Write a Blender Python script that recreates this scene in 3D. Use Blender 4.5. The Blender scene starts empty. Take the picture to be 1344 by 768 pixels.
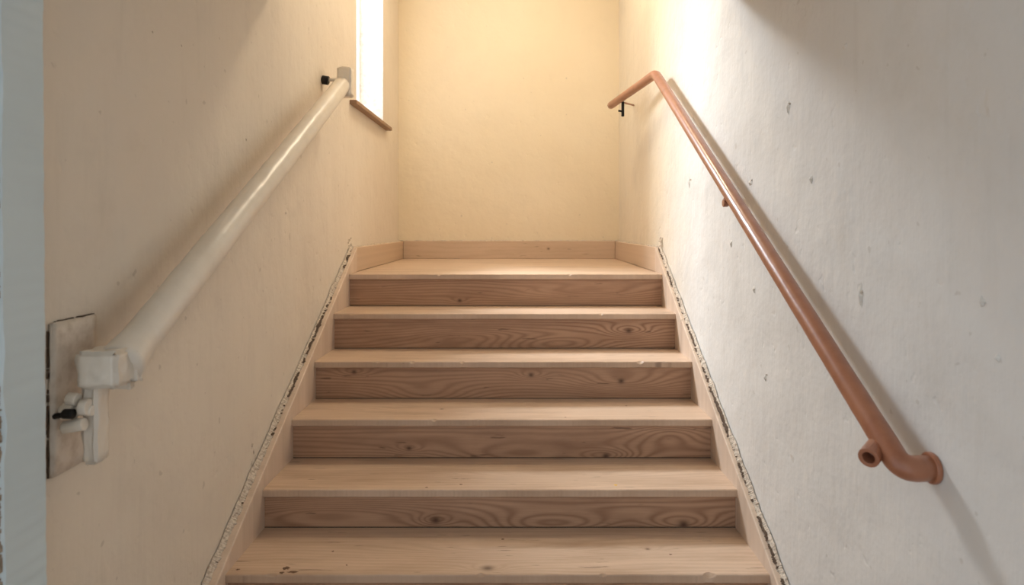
import bpy, bmesh, math, random
from mathutils import Vector, noise
random.seed(7)
sc = bpy.context.scene
sc.view_settings.view_transform = 'Standard'
sc.view_settings.exposure = .15
HC = 1.5
XL, XR = -0.893, 0.774       # wall planes
TL, TR = -0.854, 0.742       # tread ends
YB = 4.9
ZC1, ZC2 = 2.40, 3.95
YC = 2.4
E = .003

# ------------------------------------------------------------ node helpers
def new_mat(name):
    m = bpy.data.materials.new(name); m.use_nodes = True
    nt = m.node_tree
    return m, nt, nt.nodes['Principled BSDF']
class G:
    def __init__(s, nt): s.nt = nt
    def m(s, op, a, b=None, c=None, clamp=False):
        n = s.nt.nodes.new('ShaderNodeMath'); n.operation = op; n.use_clamp = clamp
        for i, v in enumerate((a, b, c)):
            if v is None: continue
            if isinstance(v, (int, float)): n.inputs[i].default_value = v
            else: s.nt.links.new(v, n.inputs[i])
        return n.outputs[0]
    def sep(s):
        t = s.nt.nodes.new('ShaderNodeTexCoord'); x = s.nt.nodes.new('ShaderNodeSeparateXYZ')
        s.nt.links.new(t.outputs['Object'], x.inputs[0]); return x.outputs, t.outputs['Object']
    def comb(s, x, y, z):
        n = s.nt.nodes.new('ShaderNodeCombineXYZ')
        for i, v in enumerate((x, y, z)):
            if isinstance(v, (int, float)): n.inputs[i].default_value = v
            else: s.nt.links.new(v, n.inputs[i])
        return n.outputs[0]
    def noise(s, vec, scale, detail=3, rough=.5, dist=0):
        n = s.nt.nodes.new('ShaderNodeTexNoise')
        n.inputs['Scale'].default_value = scale; n.inputs['Detail'].default_value = detail
        n.inputs['Roughness'].default_value = rough; n.inputs['Distortion'].default_value = dist
        s.nt.links.new(vec, n.inputs['Vector']); return n.outputs['Fac']
    def ramp(s, f, stops):
        n = s.nt.nodes.new('ShaderNodeValToRGB'); s.nt.links.new(f, n.inputs[0])
        e = n.color_ramp.elements
        while len(e) < len(stops): e.new(.5)
        for i, (p, c) in enumerate(stops):
            e[i].position = p; e[i].color = (*c, 1) if len(c) == 3 else c
        return n.outputs[0]
    def mix(s, f, a, b, mode='MIX'):
        n = s.nt.nodes.new('ShaderNodeMix'); n.data_type = 'RGBA'; n.blend_type = mode
        for i, v in ((0, f), (6, a), (7, b)):
            if isinstance(v, (int, float)): n.inputs[i].default_value = v
            elif isinstance(v, tuple): n.inputs[i].default_value = (*v, 1)
            else: s.nt.links.new(v, n.inputs[i])
        return n.outputs[2]
    def bump(s, h, strength, dist, bsdf, prev=None):
        n = s.nt.nodes.new('ShaderNodeBump'); n.inputs['Strength'].default_value = strength
        n.inputs['Distance'].default_value = dist
        s.nt.links.new(h, n.inputs['Height'])
        if prev is not None: s.nt.links.new(prev, n.inputs['Normal'])
        s.nt.links.new(n.outputs[0], bsdf.inputs['Normal']); return n.outputs[0]

def plaster(name, col, col2, bumpy=1.0, stain=(.45, .38, .30), streaks=.15, fine=1.0, grimy=.3, warm_light=None):
    m, nt, b = new_mat(name); g = G(nt)
    xyz, v = g.sep()
    big = g.noise(v, 1.3, 3, .5)
    c = g.mix(g.ramp(big, [(.35, (0, 0, 0)), (.65, (1, 1, 1))]), col, col2)
    if warm_light:   # warm light on the landing end, blended into the wall colour
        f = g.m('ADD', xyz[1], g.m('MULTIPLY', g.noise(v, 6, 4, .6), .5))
        c = g.mix(g.ramp(g.m('MULTIPLY', g.m('SUBTRACT', f, 3.1), 1.4, clamp=True), [(.0, (0, 0, 0)), (1, (1, 1, 1))]), c, warm_light)
    vs = g.comb(xyz[0], g.m('MULTIPLY', xyz[1], 4), g.m('MULTIPLY', xyz[2], .5))
    streak = g.noise(vs, 5, 5, .6)
    c = g.mix(g.ramp(streak, [(.55, (0, 0, 0)), (.8, (streaks,)*3)]), c, stain)
    grime = g.noise(v, 3.2, 6, .7)
    c = g.mix(g.ramp(grime, [(.52, (0, 0, 0)), (.78, (grimy,)*3)]), c, stain)
    spots = g.noise(v, 30, 2, .4)
    c = g.mix(g.ramp(spots, [(.735, (0, 0, 0)), (.76, (.45, .45, .45))]), c, stain)
    nt.links.new(c, b.inputs['Base Color'])
    b.inputs['Roughness'].default_value = .6
    h1 = g.noise(v, 5, 4, .5); h2 = g.noise(v, 60, 4, .6); h3 = g.noise(vs, 9, 5, .6)
    crater = g.ramp(g.noise(v, 20, 2, .5), [(.24, (0, 0, 0)), (.32, (1, 1, 1))])
    p = g.bump(h1, .45*bumpy, .03, b)
    p = g.bump(h3, .25*bumpy*fine, .006, b, p)
    p = g.bump(h2, .28*bumpy*fine, .003, b, p)
    g.bump(crater, .35*bumpy, .003, b, p)
    return m

def wood(name, axis, light, dark, knots, seed, freq=520, warp=16, contrast=.8, rough=.55, bands=None, wear=.3, grime=.6):
    """axis: 1 => across grain = y, 2 => z.  knots: (x, c, amp, sx, sc, core)"""
    m, nt, b = new_mat(name); g = G(nt)
    xyz, v = g.sep()
    X, C = xyz[0], xyz[axis]
    nv = g.comb(g.m('MULTIPLY', X, 1.3), g.m('MULTIPLY', C, 9), seed*3.7)
    F = g.m('MULTIPLY_ADD', C, freq, g.m('MULTIPLY', g.noise(nv, 1.0, 2, .45), warp*2.2))
    core = None
    for (kx, kc, amp, sx, sy, cr) in knots:
        dx = g.m('DIVIDE', g.m('SUBTRACT', X, kx), sx)
        dc = g.m('DIVIDE', g.m('SUBTRACT', C, kc), sy)
        r2 = g.m('ADD', g.m('MULTIPLY', dx, dx), g.m('MULTIPLY', dc, dc))
        F = g.m('MULTIPLY_ADD', g.m('POWER', 2.718, g.m('MULTIPLY', r2, -1)), amp, F)
        if cr > 0:
            dx = g.m('DIVIDE', g.m('SUBTRACT', X, kx), cr*1.25)
            dc = g.m('DIVIDE', g.m('SUBTRACT', C, kc), cr)
            r2 = g.m('ADD', g.m('MULTIPLY', dx, dx), g.m('MULTIPLY', dc, dc))
            e = g.m('POWER', 2.718, g.m('MULTIPLY', r2, -1))
            core = e if core is None else g.m('MAXIMUM', core, e)
    s = g.m('MULTIPLY_ADD', g.m('SINE', F), .5, .5)
    s = g.m('POWER', s, 1.8)
    fv = g.comb(g.m('MULTIPLY', X, 5), g.m('MULTIPLY', C, 260), seed)
    fib = g.noise(fv, 1.0, 4, .6)
    mid = tuple((a*.45+d*.55) for a, d in zip(light, dark))
    var = g.noise(g.comb(g.m('MULTIPLY', X, 1.1), g.m('MULTIPLY', C, 5), seed*1.3), 1.0, 3, .5)
    s2 = g.m('MULTIPLY', s, g.m('MULTIPLY_ADD', var, contrast, contrast*.25))
    col = g.mix(s2, light, dark)
    col = g.mix(g.ramp(fib, [(.4, (0, 0, 0)), (.75, (.55, .55, .55))]), col, mid)
    wn = g.noise(g.comb(g.m('MULTIPLY', X, 3), g.m('MULTIPLY', C, 9), seed+9), 1.0, 5, .6)
    col = g.mix(g.ramp(wn, [(.45, (0, 0, 0)), (.75, (wear, wear, wear))]), col, tuple(min(1, a*1.15+.03) for a in light))
    wd = g.noise(g.comb(g.m('MULTIPLY', X, 2.2), g.m('MULTIPLY', C, 14), seed+19), 1.0, 5, .65)
    col = g.mix(g.ramp(wd, [(.47, (0, 0, 0)), (.75, (grime,)*3)]), col, dark)
    sf = g.noise(g.comb(g.m('MULTIPLY', X, 9), g.m('MULTIPLY', C, 60), seed+3), 1.0, 3, .55)
    col = g.mix(g.ramp(sf, [(.67, (0, 0, 0)), (.73, (.6, .6, .6))]), col, tuple(a*.4 for a in dark))
    if core is not None:
        col = g.mix(g.m('MULTIPLY', core, .9, clamp=True), col, (dark[0]*.25, dark[1]*.2, dark[2]*.18))
    nt.links.new(col, b.inputs['Base Color'])
    b.inputs['Roughness'].default_value = rough
    p = g.bump(fib, .25, .002, b)
    g.bump(s, .12, .001, b, p)
    return m

def paint(name, col, rough=.45, metal=0, nscale=30, bumpd=.002, col2=None, coat=0):
    m, nt, b = new_mat(name); g = G(nt)
    xyz, v = g.sep()
    n = g.noise(v, nscale, 4, .55)
    c2 = col2 or tuple(x*.72 for x in col)
    c = g.mix(g.ramp(n, [(.42, (0, 0, 0)), (.72, (1, 1, 1))]), col, c2)
    nt.links.new(c, b.inputs['Base Color'])
    b.inputs['Roughness'].default_value = rough; b.inputs['Metallic'].default_value = metal
    b.inputs['Coat Weight'].default_value = coat
    g.bump(n, .4, bumpd, b)
    return m

# ------------------------------------------------------------ mesh helpers
def obj(name, bm, mat, parent=None, smooth=False, bevel=0, seg=2):
    bmesh.ops.recalc_face_normals(bm, faces=bm.faces)
    me = bpy.data.meshes.new(name); bm.to_mesh(me); bm.free()
    o = bpy.data.objects.new(name, me); sc.collection.objects.link(o)
    if mat: me.materials.append(mat)
    if smooth:
        for p in me.polygons: p.use_smooth = True
    if bevel:
        md = o.modifiers.new('bevel', 'BEVEL'); md.width = bevel; md.segments = seg; md.limit_method = 'ANGLE'
    if parent: o.parent = parent
    return o
def empty(name):
    o = bpy.data.objects.new(name, None); sc.collection.objects.link(o); return o
def add_box(bm, a, b):
    vs = [bm.verts.new((x, y, z)) for x in (a[0], b[0]) for y in (a[1], b[1]) for z in (a[2], b[2])]
    for f in ((0, 1, 3, 2), (4, 6, 7, 5), (0, 4, 5, 1), (2, 3, 7, 6), (0, 2, 6, 4), (1, 5, 7, 3)):
        bm.faces.new([vs[i] for i in f])
    return vs
def box(name, a, b, mat, parent=None, bevel=0):
    bm = bmesh.new(); add_box(bm, a, b); return obj(name, bm, mat, parent, bevel=bevel)
def prism_x(name, poly, x0, x1, mat, parent=None, bevel=0):
    bm = bmesh.new()
    A = [bm.verts.new((x0, y, z)) for y, z in poly]; B = [bm.verts.new((x1, y, z)) for y, z in poly]
    bm.faces.new(A); bm.faces.new(B[::-1])
    for i in range(len(poly)):
        j = (i+1) % len(poly); bm.faces.new((A[i], B[i], B[j], A[j]))
    return obj(name, bm, mat, parent, bevel=bevel)
def smooth_path(pts, r=.05, n=8):
    out = [Vector(pts[0])]
    for i in range(1, len(pts)-1):
        p0, p, p1 = Vector(pts[i-1]), Vector(pts[i]), Vector(pts[i+1])
        d0 = (p0-p); d1 = (p1-p); rr = min(r, d0.length*.45, d1.length*.45)
        a = p+d0.normalized()*rr; c = p+d1.normalized()*rr
        for k in range(n+1):
            t = k/n; out.append(a*(1-t)**2+p*2*t*(1-t)+c*t*t)
    out.append(Vector(pts[-1])); return out
def densify(path, step):
    out = []
    for a, b in zip(path, path[1:]):
        n = max(1, int((b-a).length/step))
        for k in range(n): out.append(a.lerp(b, k/n))
    out.append(path[-1]); return out
def tube(name, path, rad, mat, parent=None, seg=24, jit=0, caps=True, jf=1.0):
    bm = bmesh.new(); rings = []
    path = [Vector(p) for p in path]
    t0 = (path[1]-path[0]).normalized()
    nrm = t0.orthogonal().normalized()
    for i, p in enumerate(path):
        t = (path[min(i+1, len(path)-1)]-path[max(i-1, 0)]).normalized()
        nrm = (nrm-t*nrm.dot(t)).normalized(); bn = t.cross(nrm)
        R = rad(i/(len(path)-1)) if callable(rad) else rad
        ring = []
        for k in range(seg):
            a = 2*math.pi*k/seg; d = nrm*math.cos(a)+bn*math.sin(a)
            q = p+d*R
            if jit: q += d*jit*noise.noise(q*22*jf)+d*jit*.6*noise.noise(q*70*jf)
            ring.append(bm.verts.new(q))
        rings.append(ring)
    for a, b in zip(rings, rings[1:]):
        for k in range(seg): bm.faces.new((a[k], a[(k+1) % seg], b[(k+1) % seg], b[k]))
    if caps: bm.faces.new(rings[0]); bm.faces.new(rings[-1][::-1])
    return obj(name, bm, mat, parent, smooth=True)
def cyl(name, a, b, r, mat, parent=None, seg=20, bevel=.002):
    o = tube(name, [Vector(a), Vector(a).lerp(Vector(b), .5), Vector(b)], r, mat, parent, seg)
    for p in o.data.polygons:
        if len(p.vertices) > 4: p.use_smooth = False
    if bevel:
        md = o.modifiers.new('bevel', 'BEVEL'); md.width = bevel; md.segments = 2; md.limit_method = 'ANGLE'
    return o
def lumpy(name, a, b, mat, parent=None, amp=.004, cuts=10, bev=.006):
    bm = bmesh.new(); add_box(bm, a, b)
    bmesh.ops.bevel(bm, geom=bm.edges[:], offset=bev, segments=2, affect='EDGES')
    bmesh.ops.subdivide_edges(bm, edges=[e for e in bm.edges if e.calc_length() > .015], cuts=cuts, use_grid_fill=True)
    bm.normal_update()
    for v in bm.verts:
        v.co += v.normal*amp*(noise.noise(v.co*45)+.6*noise.noise(v.co*110))
    return obj(name, bm, mat, parent, smooth=True)

# ------------------------------------------------------------ materials
M_left = plaster('plaster_cream', (.75, .67, .565), (.71, .625, .52), .9, grimy=.22)
M_back = plaster('plaster_warm', (.80, .685, .505), (.77, .65, .465), .7, grimy=.1, streaks=.08)
M_right = plaster('plaster_white', (.72, .70, .66), (.68, .655, .615), 1.1, stain=(.5, .46, .40), streaks=.22, fine=.9, warm_light=(.76, .67, .53))
M_ceil = plaster('plaster_ceiling', (.75, .71, .62), (.7, .66, .58), .6)
M_crack = paint('crumbled_mortar', (.66, .57, .47), .9, nscale=110, bumpd=.008, col2=(.36, .28, .21))
M_chip = paint('chipped_plaster', (.74, .71, .65), .8, nscale=60, bumpd=.003, col2=(.64, .59, .52))
M_dark = paint('dark_gap', (.12, .08, .055), .95, nscale=90)
M_string = wood('painted_string_wood', 1, (.64, .50, .39), (.50, .37, .27), [], 5, freq=60, warp=8, contrast=.35, wear=.6)
M_base = wood('painted_skirting_wood', 2, (.61, .455, .325), (.48, .34, .23), [(kx0, HC-.17, 8, .05, .02, .008) for kx0 in (.24,)], 6, freq=150, warp=10, contrast=.35)
M_rail_l = paint('cream_gloss_paint', (.79, .715, .61), .36, nscale=12, bumpd=.003, col2=(.74, .66, .55))
M_plate = paint('chipped_paint_plate', (.72, .64, .55), .55, nscale=40, bumpd=.004, col2=(.56, .47, .38))
M_copper = paint('brown_enamel_pipe', (.36, .145, .075), .34, nscale=25, bumpd=.0012, col2=(.29, .108, .055), coat=.15)
M_black = paint('black_iron', (.02, .018, .016), .5, metal=.6)
M_jamb = paint('white_paint_cool_light', (.60, .70, .735), .6, nscale=3, bumpd=.0001, col2=(.56, .66, .695))  # blue of the incoming daylight put into the jamb's base colour
M_sill = wood('sill_wood', 1, (.36, .22, .13), (.24, .13, .07), [], 8, freq=300)
M_white = paint('white_gloss', (.85, .85, .83), .4)
M_floor = wood('floor_boards', 1, (.5, .38, .28), (.33, .22, .15), [], 11, freq=300)

# ------------------------------------------------------------ staircase
steps = [(1.338, .165), (1.618, .325), (1.898, HC-1.022), (2.178, HC-.8866), (2.458, HC-.734),
         (2.738, HC-.573), (3.018, HC-.408), (3.298, HC-.2444)]
stairs = empty('staircase')
NT = .027; OV = .018
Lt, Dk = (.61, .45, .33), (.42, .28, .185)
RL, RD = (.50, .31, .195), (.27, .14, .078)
kx = lambda px, d: (px-678)*d/850
kz = lambda py, d: HC-(py-297)*d/850
rk = {7: [(kx(603, 3.3), kz(395, 3.3), 10, .05, .015, .009), (kx(760, 3.3), kz(384, 3.3), 26, .35, .04, 0)],
      6: [(kx(825, 3.04), kz(434, 3.04), 30, .10, .03, .012), (kx(620, 3.04), kz(445, 3.04), -30, .30, .05, 0), (kx(720, 3.04), kz(455, 3.04), 40, .3, .05, 0)],
      5: [(kx(697, 2.76), kz(492, 2.76), 18, .06, .02, .009), (kx(815, 2.76), kz(500, 2.76), 30, .2, .05, .011), (kx(465, 2.76), kz(488, 2.76), 16, .07, .02, .009), (kx(560, 2.76), kz(520, 2.76), 34, .2, .06, 0)],
      4: [(kx(795, 2.48), kz(598, 2.48), 30, .10, .03, .011), (kx(537, 2.48), kz(588, 2.48), 14, .05, .02, .008), (kx(690, 2.48), kz(600, 2.48), 38, .3, .06, 0), (kx(880, 2.48), kz(570, 2.48), -22, .12, .04, 0)],
      3: [(kx(572, 2.2), kz(682, 2.2), 22, .06, .02, .013), (kx(897, 2.2), kz(688, 2.2), 34, .13, .035, .015), (kx(720, 2.2), kz(690, 2.2), 44, .25, .05, 0), (kx(430, 2.2), kz(672, 2.2), -26, .3, .04, 0)],
      2: [(.1, .40, 30, .2, .05, .01)], 1: [(.2, .25, 30, .2, .05, .01)], 0: [(-.2, .1, 30, .2, .05, .01)]}
tk = {2: [(kx(640, 1.93), 1.935, 20, .06, .02, .014), (.0, 2.05, 26, .35, .05, 0), (kx(850, 2.05), 2.05, 12, .05, .02, .006)],
      3: [(.12, 2.3, 24, .3, .05, 0)], 4: [(-.3, 2.6, 24, .3, .05, .006)], 5: [(.2, 2.85, 20, .3, .05, 0)],
      6: [(-.1, 3.1, 20, .3, .05, 0)], 7: [(.1, 3.8, 30, .5, .2, 0)]}
def tread(i, y0, y1, z):
    m = wood('tread_wood_%d' % i, 1, Lt, Dk, tk.get(i, []), 20+i*1.9, freq=330 if i < 7 else 160, warp=12, contrast=.5, rough=.42, wear=.45, grime=.85)
    bm = bmesh.new(); N = 400; rows = []
    for k in range(N+1):
        x = TL+(TR-TL)*k/N
        j = .0012*noise.noise(Vector((x*30, i*7.1, 0)))+.0006*noise.noise(Vector((x*120, i*7.1, 0)))
        ch = noise.noise(Vector((x*24+5, i*3.3, 2)))
        chip = max(0, ch-.46)*.03
        r = .004
        prof = [(y1, z-NT), (y0+r+j, z-NT+chip*.3), (y0+j, z-NT+r), (y0+j+chip*.2, z-r-chip*.7),
                (y0+r*.35+j+chip*.7, z-r*.35-chip*.4), (y0+r+j+chip, z), (y0+.05, z), (y1, z)]
        rows.append([bm.verts.new((x, a, b)) for a, b in prof])
    n = len(rows[0])
    for a, b in zip(rows, rows[1:]):
        for k in range(n): bm.faces.new((a[k], b[k], b[(k+1) % n], a[(k+1) % n]))
    bm.faces.new(rows[0]); bm.faces.new(rows[-1][::-1])
    return obj('landing' if i == 7 else 'tread_%d' % (i+1), bm, m, stairs)
for i, (y, z) in enumerate(steps):
    y1 = steps[i+1][0]+OV+.02 if i < 7 else YB-E
    tread(i, y, y1, z)
    zb = steps[i-1][1] if i else 0
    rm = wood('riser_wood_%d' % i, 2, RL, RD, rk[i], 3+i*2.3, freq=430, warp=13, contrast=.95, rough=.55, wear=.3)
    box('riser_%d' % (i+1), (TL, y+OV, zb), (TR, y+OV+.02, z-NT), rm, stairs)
    box('riser_gap_%d' % (i+1), (TL, y+OV-.0012, zb), (TR, y+OV, zb+.003), M_dark, stairs)
def blot(name, px, py, step, w, h, mat, seed):
    z = steps[step][1]; d = (HC-z)*850/(py-297); x = kx(px, d)
    bm = bmesh.new(); ring = []
    for k in range(20):
        a = 2*math.pi*k/20; r = 1+.7*noise.noise(Vector((math.cos(a)*2+seed, math.sin(a)*2, seed)))
        ring.append(bm.verts.new((x+math.cos(a)*w*r, d+math.sin(a)*h*r, z+.0006)))
    bm.faces.new(ring); obj(name, bm, mat, stairs)
M_scuff = paint('exposed_dark_wood', (.16, .09, .055), .8, nscale=200)
M_yel = paint('yellow_paint_fleck', (.8, .5, .08), .6)
for k, a in enumerate([(376, 746, 2, .011, .009), (384, 751, 2, .014, .006), (370, 752, 2, .008, .005), (312, 748, 2, .006, .004), (605, 636, 3, .006, .004),
                       (437, 724, 2, .004, .004), (660, 708, 2, .006, .004), (822, 533, 4, .004, .004), (530, 477, 5, .006, .004),
                       (560, 640, 3, .005, .003), (742, 548, 4, .004, .003), (455, 742, 2, .003, .003), (880, 728, 2, .004, .003)]):
    blot('scuff_%d' % k, *a, M_scuff, k*1.7)
blot('paint_fleck', 808, 637, 3, .006, .006, M_yel, 3)
H = .032
zl = lambda y: HC-2.078+.556*y+H
yk = (HC-.1136-(HC-2.078+H))/.556
zk = HC-.1136
for nm, a, b in (('string_left', XL+.008, TL), ('string_right', TR, XR-.008)):
    prism_x(nm, [(1.16, .0), (1.16, zl(1.16)), (yk, zk), (yk, zk-.5), (2.0, 0)], a, b, M_string, stairs, bevel=.004)
box('baseboard_left', (XL+E, yk+E, steps[7][1]), (TL-.002, YB-E, zk), M_base, bevel=.003)
box('baseboard_right', (TR+.002, yk+E, steps[7][1]), (XR-E, YB-E, zk), M_base, bevel=.003)
box('baseboard_back', (TL, YB-.02, steps[7][1]), (TR, YB-E, zk+.003), M_base, bevel=.003)

# ------------------------------------------------------------ room shell
WY0, WY1, WZ0, WZ1 = 3.61, 4.34, HC+.67, HC+2.3
bm = bmesh.new()
X0 = XL-.22
add_box(bm, (X0, 1.155, 0), (XL, WY0, ZC2)); add_box(bm, (X0, WY1, 0), (XL, YB+.2, ZC2))
add_box(bm, (X0, WY0, 0), (XL, WY1, WZ0)); add_box(bm, (X0, WY0, WZ1), (XL, WY1, ZC2))
wl = obj('wall_left', bm, M_left)
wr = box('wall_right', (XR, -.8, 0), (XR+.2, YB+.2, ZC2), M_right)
wb = box('wall_back', (XL, YB, 0), (XR, YB+.2, ZC2), M_back)
prism_x('ceiling', [(-.8, ZC1), (YC, ZC1), (YC, ZC2), (YB, ZC2), (YB, ZC2+.15), (YC-.15, ZC2+.15), (YC-.15, ZC1+.15), (-.8, ZC1+.15)], XL, XR, M_ceil)
box('floor', (-1.6, -.8, -.1), (XR, YB, 0), M_floor)

# jamb of the doorway at the foot of the stairs (worn arris)
jamb = empty('door_frame')
box('jamb_face', (-1.12, 1.042, 0), (-.862, 1.15, ZC1), M_jamb, jamb)
bm = bmesh.new(); rows = []
N = 600
for k in range(N+1):
    z = ZC1*k/N
    j = .0015*noise.noise(Vector((z*14, 0, 3)))+.0015*noise.noise(Vector((z*50, 1, 3)))
    ch = max(0, noise.noise(Vector((z*9, 4, 1)))-.05)*.012
    e = -.838+j-.006*(z-1.5)
    rows.append([bm.verts.new(p) for p in ((-.862, 1.149, z), (e, 1.149, z), (e, 1.056+ch, z), (e-.004-ch, 1.050, z), (-.8625, 1.050, z))])
n = 5
for a, b in zip(rows, rows[1:]):
    for k in range(n): bm.faces.new((a[k], a[(k+1) % n], b[(k+1) % n], b[k]))
bm.faces.new(rows[0]); bm.faces.new(rows[-1])
obj('jamb_bead', bm, M_jamb, jamb)
bm = bmesh.new()
for k in range(1100):
    z = .4+random.random()*1.9
    if noise.noise(Vector((z*5, 3, 3))) < -.15: continue
    h = random.uniform(.001, .012); w = random.uniform(.0006, .003)
    # exposed material on the room-facing corner of the bead
    x = -.8400-abs(random.gauss(0, .0035))-.006*(z-1.5) if k % 4 else -.8600
    add_box(bm, (x-w, 1.0475, z), (x, 1.055, z+h))
obj('flaked_edge', bm, paint('flaked_edge_brown', (.36, .31, .25), .9, nscale=150, col2=(.18, .13, .09)), jamb)

# crumbled plaster along strings
def crack(name, xw, s, parent, seed):
    xw = xw+s*E
    bm = bmesh.new(); bd = bmesh.new()
    n = 1500; y0 = 1.25; y1 = yk
    prev = pd = None
    N3 = lambda f, o: noise.noise(Vector((y*f, seed, o)))
    for k in range(n+1):
        y = y0+(y1-y0)*k/n; z = zl(y)
        a = .008+.016*max(0, N3(12, 0)+.25)+.007*abs(N3(60, 5))+.007*abs(N3(160, 6))
        p = .008+.005*abs(N3(45, 9))+.007*abs(N3(170, 10))
        nx, nz = -.486, .874
        row = [bm.verts.new((xw, y+nx*a, z+nz*a)), bm.verts.new((xw+s*p*.5, y+nx*a*.6, z+nz*a*.6)),
               bm.verts.new((xw+s*p*1.3, y+nx*.003, z+nz*.003)), bm.verts.new((xw+s*p*1.3, y, z-.002)), bm.verts.new((xw, y, z-.004))]
        if prev:
            for q in range(4): bm.faces.new((prev[q], row[q], row[q+1], prev[q+1]))
        prev = row
        t = N3(6, 20)+.5*N3(28, 30)+.35*N3(110, 33)
        hgt = max(0.0007, .0014+.0055*t)
        c = .001+.25*a+.003*N3(30, 40)
        px_ = p*1.2+.003
        row = [bd.verts.new((xw+s*.0015, y+nx*(c+hgt), z+nz*(c+hgt))), bd.verts.new((xw+s*px_, y+nx*(c+hgt*.5), z+nz*(c+hgt*.5))), bd.verts.new((xw+s*px_*1.05, y+nx*c*.8, z+nz*c*.8))]
        if pd and t > -.02:
            for q in range(2): bd.faces.new((pd[q], row[q], row[q+1], pd[q+1]))
        pd = row
    obj(name, bm, M_crack, parent); obj(name+'_gap', bd, M_dark, parent)
crack('crumbled_plaster_left', XL, 1, stairs, 3.3)
crack('crumbled_plaster_right', XR, -1, stairs, 8.1)
for nm, a, b, par in (('skirting_crumbs_left', Vector((XL+.012, yk, zk)), Vector((XL+.012, YB-.015, zk)), stairs),
                      ('skirting_crumbs_right', Vector((XR-.012, yk, zk)), Vector((XR-.012, YB-.015, zk)), stairs),
                      ('skirting_crumbs_back', Vector((XL+.015, YB-.012, zk+.003)), Vector((XR-.015, YB-.012, zk+.003)), stairs)):
    tube(nm, densify([a, b], .006), lambda t: .0045, M_crack, par, seg=6, jit=.006, jf=2)
def headcrack(name, xw, s, par):
    bm = bmesh.new()
    for k in range(30):
        y = yk-.06+.08*random.random(); z = zk+random.uniform(-.045, .05)
        w = random.uniform(.002, .006); h = random.uniform(.002, .010)
        add_box(bm, (xw+s*E, y-w, z), (xw+s*.006, y+w, z+h))
    obj(name, bm, M_crack, par)
headcrack('loose_mortar_left', XL, 1, stairs)
headcrack('loose_mortar_right', XR, -1, stairs)

def chip(name, xw, s, px, py, w, h, mat, par, th=.004, seed=0):
    d = xw*850/(px-678); z = HC-(py-297)*d/850
    bm = bmesh.new(); n = 18; c = bm.verts.new((xw-s*th, d, z)); ring = []
    for k in range(n):
        a = 2*math.pi*k/n; r = 1+.8*noise.noise(Vector((math.cos(a)*2.2+seed, math.sin(a)*2.2, seed*2.2)))
        ring.append(bm.verts.new((xw-s*.0003, d+math.cos(a)*w*r, z+math.sin(a)*h*r)))
    for k in range(n): bm.faces.new((c, ring[k], ring[(k+1) % n]))
    obj(name, bm, mat, par)
chips = [(1035, 140, .012, .018), (1130, 388, .008, .026), (1005, 496, .008, .010), (1290, 396, .005, .008), (985, 240, .016, .008),
         (1065, 235, .007, .012), (990, 380, .01, .012), (905, 240, .012, .022), (1310, 470, .004, .006), (1110, 60, .008, .008), (960, 320, .008, .01)]
for k, c in enumerate(chips):
    chip('plaster_blister_%d' % k, XR, 1, *c, M_chip, wr, th=.006, seed=k*1.3)
for k in (0, 1, 2, 4, 7):
    c = chips[k]
    chip('plaster_pit_%d' % k, XR, 1, c[0]+2, c[1]-4, c[2]*.35, c[3]*.18, M_crack, wr, th=.0065, seed=k*2.3+5)
for k, c in enumerate([(323, 183, .005, .005), (375, 280, .006, .006), (200, 42, .003, .003), (238, 60, .003, .003)]):
    chip('plaster_fleck_%d' % k, XL, -1, *c, M_crack, wl, th=.002, seed=k*1.9)
for k in range(6):
    chip('plaster_loss_%d' % k, XL, -1, 331+(k % 3)*2, 585+k*8, .008, .010, M_crack, wl, th=.0025, seed=k*1.1+2)

# window
win = empty('window_1')
fx = XL-.20
for nm, a, b in (('frame_bottom', (fx, WY0, WZ0), (fx+.05, WY1, WZ0+.05)), ('frame_top', (fx, WY0, WZ1-.05), (fx+.05, WY1, WZ1)),
                 ('frame_near', (fx, WY0, WZ0+.05), (fx+.05, WY0+.045, WZ1-.05)), ('frame_far', (fx, WY1-.045, WZ0+.05), (fx+.05, WY1, WZ1-.05))):
    box(nm, a, b, M_white, win, bevel=.004)
mg, nt, b = new_mat('window_glass')
tr = nt.nodes.new('ShaderNodeBsdfTransparent'); gl = nt.nodes.new('ShaderNodeBsdfGlossy'); mx = nt.nodes.new('ShaderNodeMixShader')
gl.inputs['Roughness'].default_value = .02; mx.inputs[0].default_value = .06
nt.links.new(tr.outputs[0], mx.inputs[1]); nt.links.new(gl.outputs[0], mx.inputs[2])
nt.links.new(mx.outputs[0], nt.nodes['Material Output'].inputs[0])
box('pane', (fx+.02, WY0+.045, WZ0+.05), (fx+.024, WY1-.045, WZ1-.05), mg, win)
box('reveal_lining_far', (fx+.05, WY1-.006, WZ0), (XL-.002, WY1, WZ1), M_white, win)
box('sill', (fx+.05, WY0, WZ0), (XL, WY1, WZ0+.006), M_sill, win)
prism_x('sill_nosing', [(3.46, WZ0-.016), (4.44, WZ0-.016), (4.44, WZ0+.006), (3.46, WZ0+.006)], XL, XL+.04, M_sill, win, bevel=.003)

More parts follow.
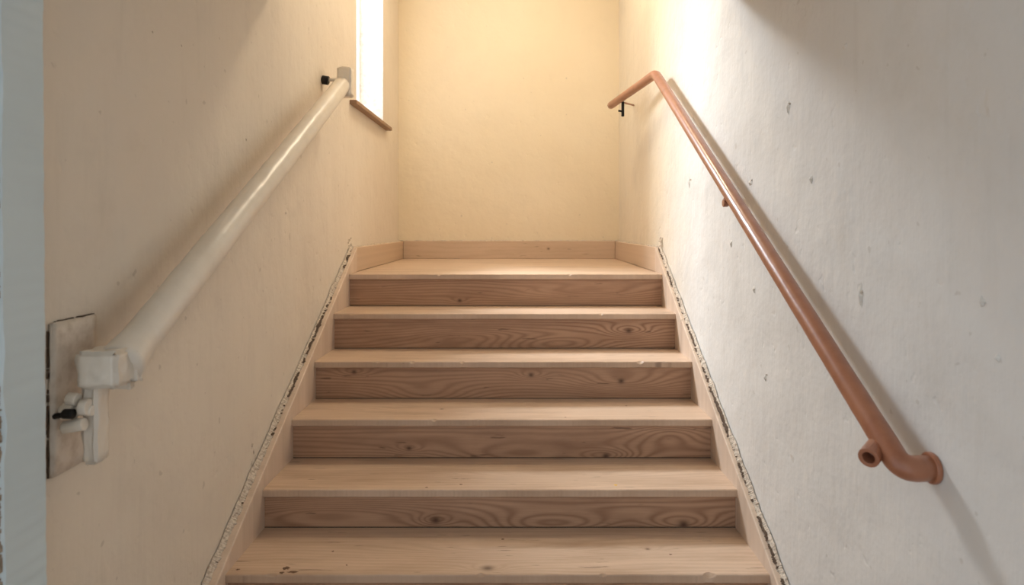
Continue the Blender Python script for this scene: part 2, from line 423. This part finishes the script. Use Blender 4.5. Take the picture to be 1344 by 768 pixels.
# ------------------------------------------------------------ left handrail
hl = empty('handrail')
rz = lambda y: HC-.275+.557*(y-1.313)
XH = -.80
p = densify([Vector((XH, 1.30, rz(1.30))), Vector((XH, 2.98, rz(2.98)))], .02)
tube('rail', p, lambda t: .0385+.008*max(0, 1-t/.04), M_rail_l, hl, seg=32, jit=.0015)
z0 = rz(1.3)
lumpy('end_block', (XH-.050, 1.245, z0-.032), (XH+.030, 1.315, z0+.040), M_rail_l, hl, .004)
lumpy('end_block_collar', (XH-.038, 1.29, z0-.045), (XH+.036, 1.335, z0+.044), M_rail_l, hl, .005, bev=.014)
lumpy('drop_tab', (XH-.050, 1.262, z0-.185), (XH-.018, 1.280, z0-.02), M_rail_l, hl, .004)
lumpy('tab_rib', (XH-.026, 1.258, z0-.18), (XH-.016, 1.30, z0-.02), M_rail_l, hl, .003, bev=.003)
lumpy('wall_plate', (XL, 1.232, HC-.48), (XL+.010, 1.362, HC-.185), M_plate, hl, .0025, bev=.002)
cyl('bolt', (XL+.008, 1.255, z0-.075), (XH-.02, 1.255, z0-.075), .010, M_rail_l, hl)
cyl('bolt_nut', (XH-.075, 1.252, z0-.075), (XH-.052, 1.252, z0-.075), .018, M_rail_l, hl, seg=6)
cyl('bolt_washer', (XH-.040, 1.25, z0-.067), (XH-.024, 1.25, z0-.067), .016, M_rail_l, hl, seg=12)
cyl('lower_nut', (XH-.070, 1.245, z0-.105), (XH-.030, 1.245, z0-.098), .013, M_rail_l, hl, seg=8)
cyl('upper_nut', (XH-.066, 1.25, z0-.05), (XH-.046, 1.25, z0-.053), .013, M_rail_l, hl, seg=8)
cyl('bolt_head', (XH-.062, 1.232, z0-.075), (XH-.042, 1.232, z0-.075), .010, M_black, hl, seg=8)
cyl('bolt_shank', (XH-.085, 1.238, z0-.082), (XH-.06, 1.238, z0-.076), .006, M_black, hl, seg=8)
zt = rz(2.98)
lumpy('top_cap', (XH-.02, 2.95, zt-.06), (XH+.045, 3.01, zt+.075), M_rail_l, hl, .003)
cyl('top_arm', (XL, 2.98, zt+.02), (XH-.01, 2.98, zt+.02), .008, M_rail_l, hl)
cyl('top_rose', (XL, 2.975, zt+.02), (XL+.03, 2.975, zt+.015), .020, M_black, hl)
bm = bmesh.new()
for k in range(80):
    t = random.random(); w = random.uniform(.001, .0028); h = random.uniform(.003, .014)
    if k % 3: add_box(bm, (XL+.0004, 1.2315-w, HC-.48+.28*t), (XL+.004, 1.2315+w, HC-.48+.28*t+h))
    else: add_box(bm, (XL+.0004, 1.232+.125*t, HC-.1855-w), (XL+.004, 1.232+.125*t+h, HC-.1855+w))
obj('plate_gap', bm, M_dark, hl)

# ------------------------------------------------------------ right handrail
hr = empty('handrail.001')
XP = .702
ry = lambda y: HC-.436+.578*(y-1.185)
pts = [(XR, 1.20, ry(1.185)-.012), (XP+.005, 1.188, ry(1.185)-.010), (XP, 3.27, ry(3.27)), (.605, 4.15, HC+.775)]
bp = smooth_path(pts, .045, 10)
tube('rail', densify(bp, .03), .0235, M_copper, hr, seg=32, jit=.0006)
cyl('wall_socket', (XR-.012, 1.20, ry(1.185)-.012), (XR, 1.20, ry(1.185)-.012), .029, M_copper, hr, bevel=.004)
def ring_tube(name, a, b, ro, ri, mat, par):
    a, b = Vector(a), Vector(b); t = (b-a).normalized(); n = t.orthogonal().normalized(); c = t.cross(n)
    bm = bmesh.new(); R = []
    for (p, r) in ((a, ro), (b, ro), (b, ri), (a+(b-a)*.4, ri)):
        R.append([bm.verts.new(p+(n*math.cos(2*math.pi*k/24)+c*math.sin(2*math.pi*k/24))*r) for k in range(24)])
    for u, v in zip(R, R[1:]):
        for k in range(24): bm.faces.new((u[k], u[(k+1) % 24], v[(k+1) % 24], v[k]))
    bm.faces.new(R[0]); bm.faces.new(R[3])
    obj(name, bm, mat, par, bevel=.0015)
zs = HC-.435
ring_tube('stub', (XP-.005, 1.25, zs+.01), (XP-.042, 1.215, zs), .019, .011, M_copper, hr)
cyl('stub_neck', (XP-.01, 1.235, zs+.012), (XP+.01, 1.215, zs+.012), .014, M_copper, hr)
yb = 2.13; zb = ry(yb)
cyl('mid_clip', (XP-.014, yb, zb-.042), (XP-.010, yb, zb-.012), .010, M_copper, hr)
cyl('mid_clip_screw', (XP-.024, yb-.002, zb-.034), (XP-.008, yb-.002, zb-.034), .013, M_copper, hr)
cyl('mid_arm', (XP, yb, zb), (XR, 2.348, HC+(zb-HC)*1.1026), .007, M_copper, hr)
cyl('top_bracket_post', (.648, 3.95, HC+.67), (.648, 3.95, HC+.76), .009, M_black, hr)
cyl('top_bracket_foot', (.648, 3.95, HC+.70), (.620, 3.95, HC+.705), .006, M_black, hr)
cyl('top_bracket_arm', (.648, 3.95, HC+.755), (XR, 4.28, HC+.80), .006, M_copper, hr)

# ------------------------------------------------------------ ceiling lamp over landing (above view)
lamp = empty('ceiling_lamp')
cyl('lamp_base', (0, 3.6, ZC2-.03), (0, 3.6, ZC2), .12, M_white, lamp, seg=32)
bm = bmesh.new(); bmesh.ops.create_uvsphere(bm, u_segments=32, v_segments=16, radius=.1)
for v in bm.verts: v.co = Vector((v.co.x, v.co.y+3.6, min(0, v.co.z)*.8+ZC2-.03))
me_, nt, b = new_mat('lamp_glass_glow')
b.inputs['Base Color'].default_value = (1, .9, .7, 1); b.inputs['Emission Color'].default_value = (1, .78, .5, 1); b.inputs['Emission Strength'].default_value = 4
obj('lamp_bowl', bm, me_, lamp, smooth=True)

def area(name, loc, target, size, energy, col, sy=None, spread=180):
    l = bpy.data.lights.new(name, 'AREA'); l.energy = energy; l.color = col; l.size = size
    if sy: l.shape = 'RECTANGLE'; l.size_y = sy
    l.spread = math.radians(spread)
    o = bpy.data.objects.new(name, l); sc.collection.objects.link(o); o.location = loc
    o.rotation_euler = (Vector(target)-Vector(loc)).to_track_quat('-Z', 'Y').to_euler(); return o
area('lamp_light', (0, 3.6, ZC2-.16), (0, 3.6, 0), .4, 23, (1, .83, .60))
area('window_daylight', (-2.6, 5.5, HC+3.35), (-1, 4, HC+1.5), 1.9, 900, (.86, .93, 1), sy=.8)
area('window_skylight', (XL-.30, (WY0+WY1)/2, (WZ0+WZ1)/2), (1, 3.6, HC+.6), WY1-WY0, 9, (.92, .96, 1), sy=WZ1-WZ0)

w = bpy.data.worlds.new('World'); sc.world = w; w.use_nodes = True
bg = w.node_tree.nodes['Background']; bg.inputs[0].default_value = (.85, .92, 1, 1); bg.inputs[1].default_value = .80

cam = bpy.data.cameras.new('camera'); co = bpy.data.objects.new('camera', cam); sc.collection.objects.link(co)
co.location = (0, 0, HC); co.rotation_euler = (math.radians(90), 0, 0)
cam.sensor_width = 36; cam.lens = 850/1344*36; cam.shift_x = -6/1344; cam.shift_y = -87/1344; cam.clip_start = .02
cam.dof.use_dof = True; cam.dof.focus_distance = 2.7; cam.dof.aperture_fstop = 4.5
sc.camera = co
